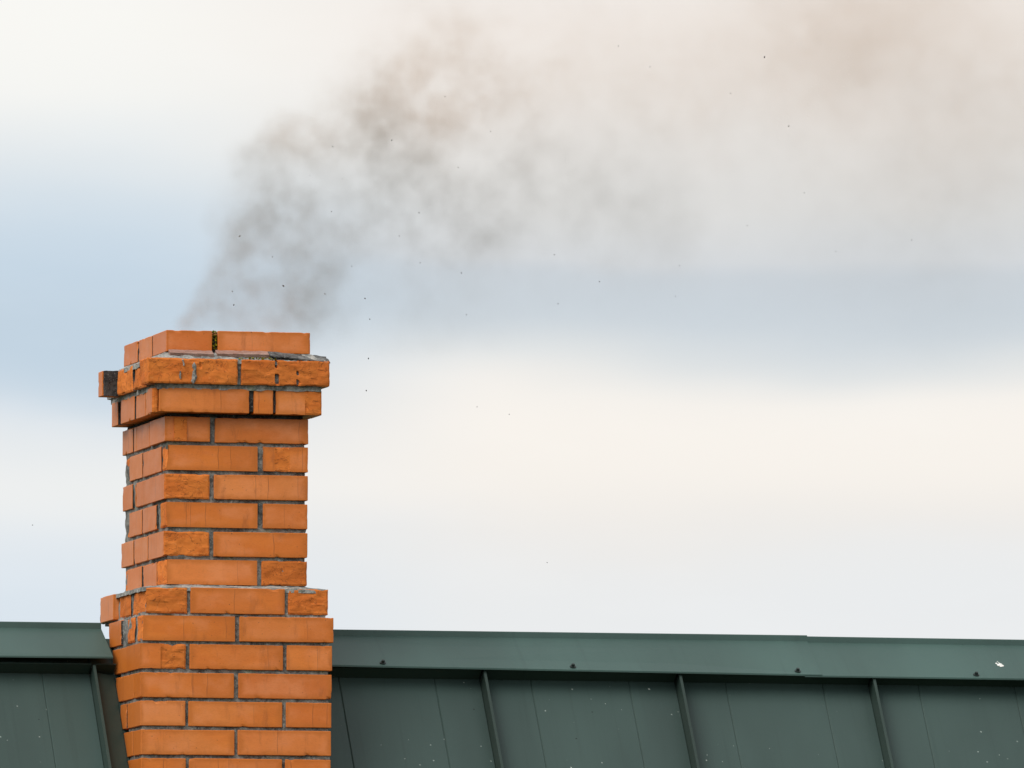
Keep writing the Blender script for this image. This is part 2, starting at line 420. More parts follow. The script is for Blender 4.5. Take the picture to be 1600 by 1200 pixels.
# ------------------------------------------------------------------ chimney: every brick an object, mortar cores behind the joints
chim = tag(empty('brick_chimney', (.18, .25, -1.6)), 'orange brick chimney with stepped crown and broken bricks rising through the ridge', 'chimney')
C0 = Vector(chim.location)
def cpart(name, me, loc=(0, 0, 0), kind=None):
    o = link(name, me, chim, Vector(loc)-C0)
    if kind: o['kind'] = kind
    return o
_plain = {}
def brick(b, front=None, left=None, holes=(), seed=None, jit=True, face='', clean=False):
    """b = (x0,x1,y0,y1,z0,z1); front/left = (from, to, depth) range of broken face in metres along x / y"""
    x0, x1, y0, y1, z0, z1 = b
    c = Vector(((x0+x1)/2, (y0+y1)/2, (z0+z1)/2)); h = Vector(((x1-x0)/2, (y1-y0)/2, (z1-z0)/2))
    rs = random.Random(seed if seed is not None else int(abs(x0*7919+y0*6133+z0*104729)*10))
    if not front and not left and not holes:
        key = (face,)+tuple(round(v, 4) for v in h)
        if face or key not in _plain:
            sh = Vector((rs.uniform(-9, 9), rs.uniform(-9, 9), rs.uniform(-9, 9)))
            def worn(p, n):                       # slightly uneven faces, nicked arrises
                q = p+sh
                out = Vector(p)+n*.0004*fbm(q, 22, 2)
                if abs(n.x)+abs(n.y)+abs(n.z) > 1.5:
                    k_ = max(0, fbm(q, 42, 3)-.34)*.0055
                    out -= Vector((n.x*k_*.7, n.y*k_*.7, n.z*k_))
                return out
            cells = {'front': (.008, .05, .008), 'left': (.05, .008, .008), '': 10}[face]
            vs, fs, ax = lattice((-h.x, -h.y, -h.z, h.x, h.y, h.z), cells, worn if face else None)
            mi = [1 if face == 'left' and not clean and a == 1 else 0 for (a, sd_) in ax]
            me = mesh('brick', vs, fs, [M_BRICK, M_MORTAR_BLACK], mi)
            bm = bmesh.new(); bm.from_mesh(me); bmesh.ops.recalc_face_normals(bm, faces=bm.faces)
            ed = [e for e in bm.edges if len(e.link_faces) == 2 and e.calc_face_angle(0) > .9]
            bmesh.ops.bevel(bm, geom=ed, offset=.0013, segments=1, affect='EDGES', profile=.5)
            bm.to_mesh(me); bm.free(); _plain[key] = me
        o = cpart('brick', _plain[key], c)
    else:
        sh = Vector((rs.uniform(-9, 9), rs.uniform(-9, 9), rs.uniform(-9, 9)))
        def fn(p, n):
            q = p+sh
            out = Vector(p)
            a = 0
            if front and n.y < 0:
                f0, f1, dep = front
                X = p.x+c.x+.004*fbm(q, 60, 2)
                g = sstep(X, f0-.0015, f0+.0015)*(1-sstep(X, f1-.0015, f1+.0015))
                k = fbm((q.x, q.y, q.z*1.5), 13, 3); r = 1-abs(fbm((q.x, q.y, q.z*1.8), 17, 3))*1.6
                out.y += g*dep*max(-.15, .35+.42*k-.25*max(r, 0)+.07*fbm(q, 90, 2)+(.25 if abs(n.x)+abs(n.z) > 0 else 0))
                for hx, hz, rx, rz, d in holes:
                    e = math.hypot((p.x+c.x-hx)/rx, (p.z+c.z-hz)/rz)
                    if e < 1.15: out.y += d*(1-sstep(e, .75, 1.15))
            if left and n.x < 0:
                f0, f1, dep = left
                Yp = p.y+c.y+.004*fbm(q, 60, 2)
                g = sstep(Yp, f0-.003, f0+.003)*(1-sstep(Yp, f1-.003, f1+.003))
                k = fbm((q.x, q.y*.55, q.z*.8), 18, 5); r = abs(fbm((q.x, q.y*.8, q.z*.5), 26, 3))
                out.x += g*dep*max(-.1, .15+.5*k+.45*r+(.2 if abs(n.z) > 0 or n.y < 0 else 0))
            if (front or left) and (abs(n.x)+abs(n.y)+abs(n.z)) > 1.5:
                ch = max(0, fbm(q, 45, 3))*.004
                if (front and n.y < 0) or (left and n.x < 0):
                    out -= Vector((n.x*ch*.4, 0, n.z*ch))
            return out
        vs, fs, ax = lattice((-h.x, -h.y, -h.z, h.x, h.y, h.z), (.0045, .0075 if left else .02, .0045), fn)
        mi = []
        for f, (a, sd_) in zip(fs, ax):
            cx = sum(vs[i].x for i in f)/4+c.x; cy = sum(vs[i].y for i in f)/4+c.y
            rough_ = (a == 1 and sd_ < 0 and front and front[0]-.001 < cx < front[1]+.001) or (a == 0 and sd_ < 0 and left and left[0] < cy < left[1])
            mi.append(1 if rough_ else 2 if (a == 1 and face == 'left') else 0)
        o = cpart('brick', mesh('brick', vs, fs, [M_BRICK, M_BROKEN, M_MORTAR_BLACK], mi), c)
    if jit: o.rotation_euler = (rs.uniform(-.004, .004), rs.uniform(-.003, .003), rs.uniform(-.006, .006))
    return o

ALL = (-9, 9)
S = .05
# course: (front y, left x, z0, z1, back y, right fill?), front bricks (x0, x1, broken?), left bricks (y0, y1, broken?, proud)
CZ = .0743
def zrow(k): return (-(k-1)*CZ, -(k-1)*CZ+.0648)
courses = [
 ('crown_top', S, .0, (.2345, .2905), [(.001, .123, 0), (.139, .386, 0)], [(None, .210, 0, 0), (.218, .372, 0, 0), (.388, .551, 0, 0)]),
 ('crown_mid', .005, -.045, (.1475, .2140), [(-.061, .181, 1), (.191, .428, 1)], [(None, .090, 1, 0), (.103, .238, 1, 0), (.256, .428, 1, 0), (.442, .490, 0, .036)]),
 ('crown_low', .020, -.030, (.0740, .1370), [(-.026, .215, 0), (.228, .280, 0), (.287, .410, 2)], [(None, .072, 0, 0), (.079, .153, 0, .001), (.161, .273, 0, 0), (.284, .449, 0, 0), (.478, .550, 0, .001)]),
 ('shaft', S, 0, zrow(1), [(-.003, .118, 0), (.131, .381, 0)], [(None, .229, 0, 0), (.242, .394, 0, 0), (.400, .431, 0, -.001), (.438, .564, 0, 0)]),
 ('shaft', S, 0, zrow(2), [(.003, .245, 0), (.260, .380, 3)], [(None, .104, 1, 0), (.111, .321, 0, 0), (.334, .483, 0, 0), (.486, .533, 1, -.004)]),
 ('shaft', S, 0, zrow(3), [(-.004, .117, 1), (.129, .380, 0)], [(None, .223, 0, 0), (.238, .396, 0, 0), (.399, .426, 1, -.004), (.443, .559, 0, 0)]),
 ('shaft', S, 0, zrow(4), [(.002, .245, 0), (.260, .379, 0)], [(None, .123, 1, 0), (.158, .320, 0, 0), (.327, .481, 0, 0), (.486, .529, 1, -.003)]),
 ('shaft', S, 0, zrow(5), [(-.005, .117, 1), (.128, .379, 0)], [(None, .231, 0, 0), (.259, .417, 0, 0), (.429, .571, 0, .001)]),
 ('shaft', S, 0, zrow(6), [(-.001, .244, 0), (.256, .378, 1)], [(None, .147, 1, 0), (.162, .319, 0, 0), (.331, .500, 0, 0), (.503, .544, 1, -.003)]),
 ('plinth', 0, -.070, (-.4500, -.3830), [(-.068, .046, 1), (.055, .306, 0), (.315, .422, 1)], [(None, .134, 1, 0), (.164, .285, 1, 0), (.318, .470, 0, .009)]),
 ('plinth', 0, -.077, (-.5215, -.4565), [(-.0755, .173, 0), (.185, .436, 0)], [(None, .055, 1, 0), (.085, .173, 1, -.002), (.233, .377, 0, 0)]),
 ('plinth', 0, -.077, zrow(9), [(-.079, .043, 4), (.053, .302, 0), (.312, .433, 0)], [(None, .162, 0, 0), (.1665, .337, 0, 0)]),
 ('plinth', 0, -.077, zrow(10), [(-.078, .171, 0), (.183, .432, 0)], [(None, .086, 0, 0), (.092, .297, 0, 0)]),
 ('plinth', 0, -.077, zrow(11), [(-.077, .042, 0), (.050, .300, 0), (.310, .431, 0)], [(None, .161, 0, 0), (.169, .239, 0, 0)]),
 ('plinth', 0, -.077, zrow(12), [(-.077, .172, 0), (.181, .430, 0)], [(None, .091, 0, 0), (.098, .211, 0, 0)]),
 ('plinth', 0, -.077, zrow(13), [(-.077, .042, 0), (.051, .299, 0), (.308, .429, 0)], [(None, .165, 0, 0)]),
 ('plinth', 0, -.077, zrow(14), [(-.077, .172, 0), (.181, .430, 0)], [(None, .100, 0, 0)]),
]
for ci, (sec, yf, xl, (z0, z1), fr, le) in enumerate(courses):
    rs = random.Random(ci*31+5)
    nb = len(fr)
    for i, (x0, x1, brk) in enumerate(fr):
        first, last = i == 0, i == nb-1
        dep = .115 if not first else (le[0][1]-yf)
        yj = rs.uniform(-.0012, .0012)
        zj = rs.uniform(-.0009, .0009)
        front = left = None; holes = ()
        if brk == 1: front = ALL+(.0072,)
        if brk == 2: front = (.366, 9, .007)
        if brk == 3: front = (.292, .330, .005)
        if brk == 4: front = (-.023, 9, .008)
        if sec == 'crown_mid':
            front = ALL+(.007,)
            holes = ((.287, .165, .0050, .0135, .024), (.285, .203, .0022, .0080, .015), (.287, .190, .0016, .003, .012), (.344, .1815, .0016, .007, .012), (.344, .156, .0035, .0075, .016)) if last else ((.081, .196, .003, .008, .004),)
        if first and le[0][2]: left = ALL+(.008,)
        bx0 = x0
        if first and le[0][2] == 1 and not brk and sec == 'shaft': bx0 = min(x0, xl+.001)
        if first and sec == 'crown_low': bx0 = -.026
        brick((bx0, x1, yf+yj, yf+max(dep, .03), z0+zj, z1+zj), front, left, holes, seed=ci*100+i, face='front')
    for j, (y0, y1, brk, proud) in enumerate(le):
        if y0 is None: continue
        xj = rs.uniform(-.001, .001)
        dx = .11 if proud < .03 else .13
        left = ALL+(.009,) if brk else None
        brick((xl-proud+xj, xl-proud+dx, y0+(.002 if proud < .005 else 0), y1-.001, z0, z1), None, left, seed=ci*100+50+j, face='left', clean=proud > .005)
    # plain bricks closing the sides that face away
    xr = fr[-1][1]; yb = {'crown_top': .555, 'crown_mid': .60, 'crown_low': .58, 'shaft': .56, 'plinth': .56}[sec]
    k = 2; y = yf+.125
    L = (yb-.12-y)/k
    for q in range(k): brick((xr-.11, xr, y+q*L, y+(q+1)*L-.010, z0, z1))
    if z1 > -.46:
        xs = max(xl, 0)+.12 if sec != 'crown_mid' else .09
        L = (xr-xs)/2
        for q in range(2): brick((xs+q*L+.010, xs+(q+1)*L, yb-.112, yb, z0, z1))
# little broken corner piece left of the lowest crown course
brick((-.0440, -.0285, .020, .0700, .0738, .1370), ALL+(.007,), None, seed=977)
# light raised strip on the top left shaft brick
me = bevel(mesh('brick_slip', *lattice((-.0172, -.004, -.0312, .0172, .004, .0312), 10)[:2], [M_BROKEN]), .0006)
cpart('brick_slip', me, (.0385, .0505, .0326))

def mortar(b, amp=.0032, cell=.0085, mat=None, seed=0, name='mortar'):
    sh = Vector((seed*3.1, seed*1.7, seed*5.3))
    def fn(p, n):
        q = p+sh
        return p + n*amp*(fbm(q, 26, 3)+.7*fbm(q, 95, 2))
    vs, fs, _ = lattice(b, cell, fn)
    me = mesh(name, vs, fs, mat or M_MORTAR)
    c = Vector(((b[0]+b[3])/2, (b[1]+b[4])/2, (b[2]+b[5])/2))
    me.transform(Matrix.Translation(-c))
    return cpart(name, me, c)
mortar((.0058, .0562, -.376, .3738, .548, .064), seed=1)
mortar((.0100, .0640, .064, .3700, .545, .080), seed=9, mat=M_MORTAR_BLACK)  # joint under the crown, dark mortar with the overhang's shadow in its colour
mortar((-.0200, .0275, .0800, .4010, .565, .1350), seed=2, mat=M_MORTAR_BLACK)
mortar((-.0300, .0195, .1350, .4080, .570, .1500), amp=.0026, seed=3, mat=M_MORTAR_LIGHT)
mortar((-.0345, .0150, .1500, .4180, .590, .2080), seed=4)
mortar((-.0630, .0060, -.4480, .4120, .545, -.388), seed=5)
mortar((-.0660, .0060, -.4580, .4160, .470, -.4480), seed=6, mat=M_MORTAR_LIGHT, amp=.0028)
mortar((-.0712, .0056, -1.20, .4240, .160, -.4580), seed=7)
mortar((-.0712, .1600, -.545, .4240, .368, -.4580), seed=8)
mortar((-.0712, .1600, -.70, .4240, .268, -.545), seed=10)
mortar((.0300, .3680, -1.0, .4000, .550, -.4580), seed=11, cell=.03)
# sooty infill block beside the projecting header of the crown
mortar((-.0780, .4310, .1475, -.0300, .4410, .2125), amp=.0022, cell=.005, mat=M_MORTAR_BLACK, seed=12)
# flue ring at the top, joints filled between the bricks
for b, mt in (((.119, .064, .233, .143, .150, .2800), M_MORTAR_BLACK), ((.02, .205, .233, .10, .223, .285), M_MORTAR), ((.02, .366, .233, .10, .394, .285), M_MORTAR)):
    mortar(b, amp=.002, cell=.006, mat=mt, seed=14)
vs = [(.10, .17, .21), (.29, .17, .21), (.29, .44, .21), (.10, .44, .21)]
cpart('flue', mesh('flue', vs, [(0, 1, 2, 3)], M_MORTAR_BLACK))

def fillet(lo, hi, z0, z1, mat, amp, seed, n=70, m=5):
    """sloping mortar weathering from the rectangle lo=(x0,x1,y0,y1) at z0 up to hi at z1"""
    def ring(r):
        x0, x1, y0, y1 = r; pts = []
        for i in range(n): pts.append((x0+(x1-x0)*i/n, y0))
        for i in range(n): pts.append((x1, y0+(y1-y0)*i/n))
        for i in range(n): pts.append((x1-(x1-x0)*i/n, y1))
        for i in range(n): pts.append((x0, y1-(y1-y0)*i/n))
        return pts
    A, B = ring(lo), ring(hi); N = len(A); vs = []; fs = []
    prof = [(-.02, -.010)] + [(k/m, 0) for k in range(m+1)] + [(1.25, .0)]
    for f, dz in prof:
        for (ax, ay), (bx, by) in zip(A, B):
            ff = max(f, 0)
            p = Vector((ax+(bx-ax)*ff, ay+(by-ay)*ff, z0+(z1-z0)*min(ff, 1)+dz))
            d = fbm(p+Vector((seed, 0, 0)), 30, 3)*amp+fbm(p, 110, 2)*amp*.6
            vs.append(p+Vector((0, -d*.6, d)))
    for k in range(len(prof)-1):
        for i in range(N):
            a, b_ = k*N+i, k*N+(i+1) % N
            fs.append((a, b_, b_+N, a+N))
    return cpart('mortar_fillet', fix_normals(mesh('mortar_fillet', vs, fs, mat)))
fillet((-.042, .427, .010, .590), (.004, .382, .054, .548), .2125, .2345, M_MORTAR_LIGHT, .0034, 1.0)
fillet((-.072, .419, .003, .500), (.002, .376, .054, .552), -.3832, -.3725, M_MORTAR_LIGHT, .0022, 7.0)
# pinkish tile slips bedded under the top course
for x0, x1, y, z, ry in ((.006, .122, .0405, .2308, .012), (.132, .272, .0400, .2315, .0)):
    vs, fs, _ = lattice((-(x1-x0)/2, -.014, -.0042, (x1-x0)/2, .014, .0042), (.006, .01, .004), lambda p, n: p+n*.0012*fbm(p+Vector((x0*90, 0, 0)), 60, 3))
    o = cpart('tile_slip', mesh('tile_slip', vs, fs, M_SLIP), ((x0+x1)/2, y, z)); o.rotation_euler = (R(24), ry, 0)
vs, fs, _ = lattice((-.080, -.028, -.0016, .080, .028, .0016), (.006, .006, .004), lambda p, n: p+Vector((n.x*.003, n.y*.004, n.z*.0016))*fbm(p, 45, 3))
o = cpart('mortar_slip', mesh('mortar_slip', vs, fs, M_SLATE), (.350, .037, .2275)); o.rotation_euler = (R(20), R(5.2), 0)
# mortar runs on the broken crown bricks
def run(cx, cz, w_, h_, seed):
    vs = []; fs = []; n = 9; m_ = 4
    for i in range(n+1):
        t_ = i/n; z = cz+h_*(.5-t_)
        wd = w_*(.45+.75*abs(fbm((seed, t_*3, 1), 1.3, 2))+.25*t_)*(.25 if i in (0, n) else 1)
        x = cx+w_*.9*fbm((seed*2, t_*2, 4), 1, 2)
        for j in range(m_+1):
            u = j/m_-.5
            vs.append((x+u*wd*2, .0078-.0075*math.cos(u*3.0)-.002*abs(fbm((x*90+u*3, z*90, seed), 1, 2)), z))
    for i in range(n):
        for j in range(m_):
            a = i*(m_+1)+j; fs.append((a, a+m_+1, a+m_+2, a+1))
    cpart('mortar_run', mesh('mortar_run', vs, fs, M_MORTAR_LIGHT))
run(.065, .1760, .0070, .055, 1.3); run(.036, .2030, .0032, .018, 2.7); run(.028, .170, .003, .022, 4.4)
# moss in the top joint
rs = random.Random(4); bm = bmesh.new()
for k in range(46):
    x = .131+rs.uniform(-.0055, .0055); z = rs.choice((rs.uniform(.268, .291), rs.uniform(.245, .262), rs.uniform(.24, .29)))
    bmesh.ops.create_icosphere(bm, subdivisions=1, radius=rs.uniform(.0015, .0036), matrix=Matrix.Translation((x, .0625-rs.uniform(0, .006), z)))
for k in range(34):
    x = rs.uniform(.185, .285); bmesh.ops.create_icosphere(bm, subdivisions=1, radius=rs.uniform(.0012, .0026), matrix=Matrix.Translation((x, .013+rs.uniform(-.002, .006), .2165+rs.uniform(-.001, .004))))
for v in bm.verts: v.co += Vector((fbm(v.co, 400, 2), fbm(v.co+Vector((3, 0, 0)), 400, 2), fbm(v.co+Vector((0, 5, 0)), 400, 2)))*.0012
me = bpy.data.meshes.new('moss'); bm.to_mesh(me); bm.free(); me.materials.append(M_MOSS)
cpart('moss', me, kind='stuff')

# ------------------------------------------------------------------ bird dropping and a dark chip on the right cap
bm = bmesh.new(); rs = random.Random(8)
nrm = Vector((0, -.524, .852)); ux = Vector((1, 0, 0)); uy = nrm.cross(ux)
zc = lambda y: -.5745+(y-.262)/.142*.0965
for k in range(15):
    a, b_ = rs.gauss(0, .0035), rs.gauss(0, .0075)
    y = .318+uy.y*b_; p = Vector((2.350+a-b_*.25, y, zc(.318)+uy.z*b_+.0006))
    r = rs.uniform(.002, .0048)
    mt = Matrix.Translation(p) @ nrm.to_track_quat('Z', 'Y').to_matrix().to_4x4() @ Matrix.Diagonal((1, 1.25, .35, 1))
    bmesh.ops.create_icosphere(bm, subdivisions=2, radius=r, matrix=mt)
me = bpy.data.meshes.new('bird_dropping'); bm.to_mesh(me); bm.free(); me.materials.append(M_DROP)
pc = Vector((2.35, .318, zc(.318))); me.transform(Matrix.Translation(-pc))
tag(link('bird_dropping', me, None, pc), 'white bird dropping splashed on the ridge cap near the right edge', 'bird dropping')

# ------------------------------------------------------------------ smoke: a wind-blown plume held in a volume grid
PUFFS=[
(1.278,1.018,0.206,0.14,0.36),(1.471,1.107,0.189,0.13,0.36),(1.383,0.803,0.206,0.12,0.36),(1.155,1.115,0.155,0.1,0.34),
(0.365,0.53,0.103,0.2,0.3),(0.189,0.341,0.069,0.22,0.28),(0.312,0.336,0.086,0.2,0.28),(0.453,0.524,0.103,0.14,0.32),(1.155,0.88,0.189,0.1,0.36),
(0.11,0.327,0.024,0.34,0.28),(0.151,0.375,0.031,0.3,0.28),(0.182,0.423,0.034,0.28,0.28),(0.212,0.477,0.038,0.26,0.27),(0.235,0.532,0.041,0.26,0.27),
(0.263,0.599,0.045,0.24,0.27),(0.136,0.334,0.031,0.26,0.3),(0.216,0.383,0.041,0.18,0.3),(0.268,0.452,0.045,0.14,0.3),(0.435,0.342,0.052,0.16,0.3),
(0.523,0.358,0.058,0.14,0.32),(0.347,0.471,0.138,0.22,0.3),(0.242,0.434,0.079,0.18,0.3),(0.4,0.388,0.12,0.22,0.3),(0.453,0.692,0.163,0.17,0.3),
(0.698,0.766,0.206,0.14,0.32),(0.944,0.74,0.189,0.14,0.34),(0.751,0.986,0.172,0.12,0.3),(0.593,0.528,0.155,0.12,0.34),(0.804,0.534,0.155,0.1,0.36),
(0.593,0.914,0.12,0.12,0.3),(0.365,0.774,0.103,0.12,0.3),(0.295,0.637,0.103,0.12,0.28),
(0.136,0.352,0.028,0.3,0.28),(0.168,0.399,0.034,0.3,0.28),(0.198,0.45,0.038,0.26,0.27),(0.224,0.509,0.045,0.28,0.27),(0.245,0.569,0.048,0.28,0.26),
(0.175,0.597,0.041,0.2,0.2),(0.189,0.564,0.034,0.14,0.2),(0.286,0.629,0.055,0.3,0.27),(0.356,0.659,0.065,0.4,0.28),(0.421,0.654,0.052,0.3,0.3),
(0.312,0.601,0.041,0.2,0.3),(0.365,0.606,0.045,0.25,0.3),(0.233,0.652,0.034,0.18,0.24),(0.268,0.712,0.041,0.2,0.2),(0.291,0.772,0.052,0.24,0.22),
(0.365,0.799,0.058,0.26,0.3),(0.435,0.818,0.062,0.26,0.28),(0.382,0.85,0.048,0.14,0.3),(0.496,0.794,0.062,0.28,0.32),(0.558,0.838,0.058,0.26,0.3),
(0.593,0.889,0.062,0.28,0.3),(0.619,0.823,0.055,0.24,0.34),(0.579,0.931,0.048,0.24,0.3),(0.663,0.883,0.058,0.24,0.3),(0.698,0.993,0.069,0.34,0.25),
(0.663,1.051,0.062,0.22,0.26),(0.734,0.927,0.072,0.34,0.34),(0.804,0.862,0.069,0.32,0.3),(0.848,0.905,0.065,0.26,0.34),(0.698,0.775,0.076,0.3,0.36),
(0.777,0.727,0.076,0.28,0.3),(0.839,0.67,0.072,0.26,0.34),(0.909,0.621,0.083,0.24,0.34),(0.971,0.581,0.062,0.2,0.34),(0.997,0.691,0.079,0.26,0.3),
(1.014,0.775,0.072,0.22,0.36),(0.892,0.537,0.055,0.12,0.4),(0.523,0.593,0.062,0.16,0.34),(0.488,0.643,0.045,0.18,0.34),(0.558,0.544,0.062,0.16,0.36),
(0.505,0.475,0.045,0.16,0.34),(0.488,0.421,0.045,0.18,0.36),(0.558,0.435,0.055,0.18,0.38),(0.435,0.389,0.045,0.22,0.3),(0.347,0.404,0.052,0.14,0.32),
(0.277,0.402,0.041,0.2,0.3),(0.312,0.361,0.048,0.22,0.3),(0.382,0.354,0.052,0.18,0.3),(0.224,0.35,0.041,0.24,0.3),(0.628,0.647,0.079,0.18,0.4),
(0.734,0.616,0.079,0.2,0.4),(0.646,0.714,0.062,0.18,0.36),(0.769,1.054,0.086,0.14,0.3),(0.874,1.023,0.103,0.2,0.3),(0.962,0.959,0.103,0.24,0.34),
(1.05,0.995,0.096,0.18,0.36),(0.909,1.108,0.103,0.12,0.3),(1.067,0.894,0.086,0.14,0.34),(0.751,1.154,0.103,0.07,0.3),(1.155,0.729,0.12,0.12,0.4),
(1.278,0.665,0.12,0.14,0.4),(1.383,0.601,0.12,0.2,0.42),(1.471,0.654,0.103,0.14,0.4),(1.348,0.718,0.12,0.12,0.4),(1.471,0.553,0.086,0.12,0.45),
(1.137,0.594,0.103,0.12,0.45),(1.366,0.92,0.155,0.08,0.35),(1.506,0.974,0.138,0.1,0.4),(1.612,1.027,0.138,0.14,0.4),(1.717,1.047,0.138,0.18,0.4),
(1.77,1.149,0.138,0.24,0.35),(1.893,1.187,0.138,0.28,0.4),(1.945,1.104,0.12,0.34,0.4),(2.042,1.14,0.12,0.34,0.45),(2.121,1.21,0.138,0.26,0.4),
(2.209,1.279,0.155,0.3,0.4),(1.91,1.053,0.103,0.22,0.4),(1.787,1.301,0.155,0.2,0.4),(2.033,1.342,0.189,0.25,0.4),(1.682,0.895,0.189,0.12,0.45),
(1.893,0.834,0.206,0.16,0.5),(2.103,0.806,0.224,0.2,0.5),(2.279,0.929,0.189,0.24,0.5),(2.384,1.033,0.189,0.24,0.5),(2.349,0.746,0.224,0.2,0.5),
(1.717,0.678,0.206,0.13,0.5),(1.945,0.634,0.206,0.14,0.5),(2.191,0.607,0.206,0.14,0.5),(2.419,1.168,0.189,0.16,0.45),(2.507,0.835,0.275,0.22,0.5),
(2.595,1.123,0.258,0.2,0.5),(1.014,0.456,0.138,0.04,0.45),(0.839,0.401,0.138,0.05,0.4),(0.751,0.331,0.103,0.04,0.4),(1.278,0.447,0.155,0.04,0.45),
]
FLAKES=[
(1.664,0.195,1.066,0.0031),(1.766,0.318,0.897,0.0025),(1.585,0.248,0.973,0.0019),(0.95,0.342,0.864,0.0019),(0.827,0.35,0.955,0.0019),
(0.625,0.126,0.811,0.0025),(0.46,0.105,0.788,0.0019),(0.567,0.435,0.737,0.0012),(0.423,0.204,0.72,0.0012),(0.716,0.194,0.628,0.0019),
(0.739,0.498,0.595,0.0019),(0.502,0.288,0.635,0.0019),(0.288,0.435,0.578,0.0037),(0.372,0.291,0.435,0.0037),(0.358,0.356,0.518,0.0019),
(0.207,0.16,0.37,0.0025),(0.249,0.354,0.424,0.0025),(0.523,0.447,0.431,0.0025),(0.598,0.309,0.409,0.0025),(0.633,0.397,0.362,0.0025),
(0.577,0.369,0.499,0.0019),(0.827,0.126,0.355,0.0019),(0.885,0.403,0.491,0.0025),(0.755,0.336,0.509,0.0019),(1.102,0.221,0.398,0.0025),
(0.558,0.112,0.233,0.0031),(0.939,0.446,0.139,0.0019),(0.986,0.289,0.108,0.0019),(1.482,0.388,0.523,0.0019),(1.278,0.452,0.481,0.0019),
(1.136,0.386,0.544,0.0019),(1.137,0.468,-0.271,0.0019),(0.839,0.258,0.757,0.0019),(0.709,0.42,0.859,0.0012),(1.371,0.278,1.041,0.0019),
(1.854,0.474,0.735,0.0019),(0.637,0.452,0.177,0.0025),(1.401,0.139,0.417,0.0019),(1.603,0.154,0.611,0.0019),(1.857,0.187,0.551,0.0019),
(1.673,0.486,0.562,0.0012),(2.094,0.274,0.595,0.0019),(1.304,0.351,1.103,0.0019),(1.48,0.22,1.223,0.0012),(-0.299,0.303,-0.206,0.0019),
(2.042,0.254,1.124,0.0012),(-0.088,0.24,0.124,0.0019),
]

nx, ny, nz = 300, 92, 142
lo = np.array((-.16, -.22, .225)); hi = np.array((2.95, .92, 1.70))
dx = (hi-lo)/(np.array((nx, ny, nz))-1)
gx = (lo[0]+dx[0]*np.arange(nx)).astype(np.float32)[:, None, None]
gy = (lo[1]+dx[1]*np.arange(ny)).astype(np.float32)[None, :, None]
gz = (lo[2]+dx[2]*np.arange(nz)).astype(np.float32)[None, None, :]
rng = np.random.RandomState(21)
def up1(a, n, ax):                                # smooth cubic-like stretch of lattice noise along one axis
    m_ = a.shape[ax]-1
    t_ = np.linspace(0, m_-1e-4, n); i = t_.astype(int); f = (t_-i); f = f*f*(3-2*f)
    sh = [1, 1, 1]; sh[ax] = n; f = f.reshape(sh).astype(np.float32)
    return np.take(a, i, ax)*(1-f)+np.take(a, i+1, ax)*f
def vnoise(cell):
    k = [max(2, int(round((hi[i]-lo[i])/cell))+1) for i in range(3)]
    a = rng.uniform(-1, 1, k).astype(np.float32)
    for ax, n in ((0, nx), (1, ny), (2, nz)): a = up1(a, n, ax)
    return a
def fnoise(cell, o, gain=.5):
    s = 0; amp = 1; tot = 0
    for _ in range(o):
        s = s+amp*vnoise(cell); tot += amp; amp *= gain; cell *= .52
    return s/tot
wx, wy, wz = (fnoise(.12, 5, .62) for _ in range(3))
wa = .016+.050*np.clip((gz-.42)/.5, 0, 1)
X = gx+wa*wx; Yv = gy+wa*wy; Z = gz+wa*wz
dens = np.zeros((nx, ny, nz), np.float32)
for k, (px, pz, r, tau, py) in enumerate(PUFFS):
    ry = max(.045, min(.105+.05*min(1, max(0, px-.7)), r*.9))
    e = ((X-px)/r)**2+((Yv-py)/ry)**2+((Z-pz)/r)**2
    far_k = min(1, max(0, (px-.7)/.9))
    core = np.clip(1-e*.36, 0, 1); core = core*core*(3-2*core)
    body = core*(1-far_k)+np.exp(-.62*e)*far_k
    dens += (1.0*tau*(.80-.42*far_k)*(.82 if pz < .75 and px < .62 else 1)*(1.15 if pz < .62 and px < .5 else 1)*(1.15 if r > .1 else .82)/(ry*2.0))*body
bil = np.abs(fnoise(.085, 4, .7)); fine_n = fnoise(.05, 3, .8)
mod = np.clip(1.08-1.8*bil+1.9*fine_n, .40, 2.1)
far = np.clip((gx-.75)/1.0, 0, 1)
mod = mod*(1-.55*far)+.55*far*.9
dens *= mod
dens *= np.clip((hi[0]-gx)/.25, 0, 1)*np.clip((hi[2]-gz)/.2, 0, 1)*np.clip((gy-lo[1])/.12, 0, 1)*np.clip((hi[1]-gy)/.12, 0, 1)
dens *= np.clip((gz-.245)/.03, 0, 1)
dens = np.maximum(dens-.03, 0)
pts = np.zeros((nx*ny*nz, 3), np.float32)
me = bpy.data.meshes.new('smoke'); me.vertices.add(nx*ny*nz)
G = np.stack(np.broadcast_arrays(gx, gy, gz), -1).reshape(-1)
me.vertices.foreach_set('co', np.ascontiguousarray(G, np.float32))
at = me.attributes.new('smoke_density', 'FLOAT', 'POINT'); at.data.foreach_set('value', dens.reshape(-1))
m, t = new_mat('smoke')
pos = t.node('ShaderNodeNewGeometry').outputs['Position']
zz = t.node('ShaderNodeSeparateXYZ', {0: pos}).outputs[2]
colr = t.mix(t.step(t.math('ADD', zz, t.math('MULTIPLY', t.math('SUBTRACT', t.noise(pos, 2.2, 2, .5), .5), .7)), .66, 1.02), (.585, .565, .54, 1), (.80, .62, .48, 1))
pv = t.node('ShaderNodeVolumePrincipled')
pv.inputs['Density Attribute'].default_value = 'density'
pv.inputs['Density'].default_value = 1.0
pv.inputs['Anisotropy'].default_value = .15
t.set(pv.inputs['Color'], colr)
t.node('ShaderNodeOutputMaterial', {1: pv.outputs[0]})
me.materials.append(m)
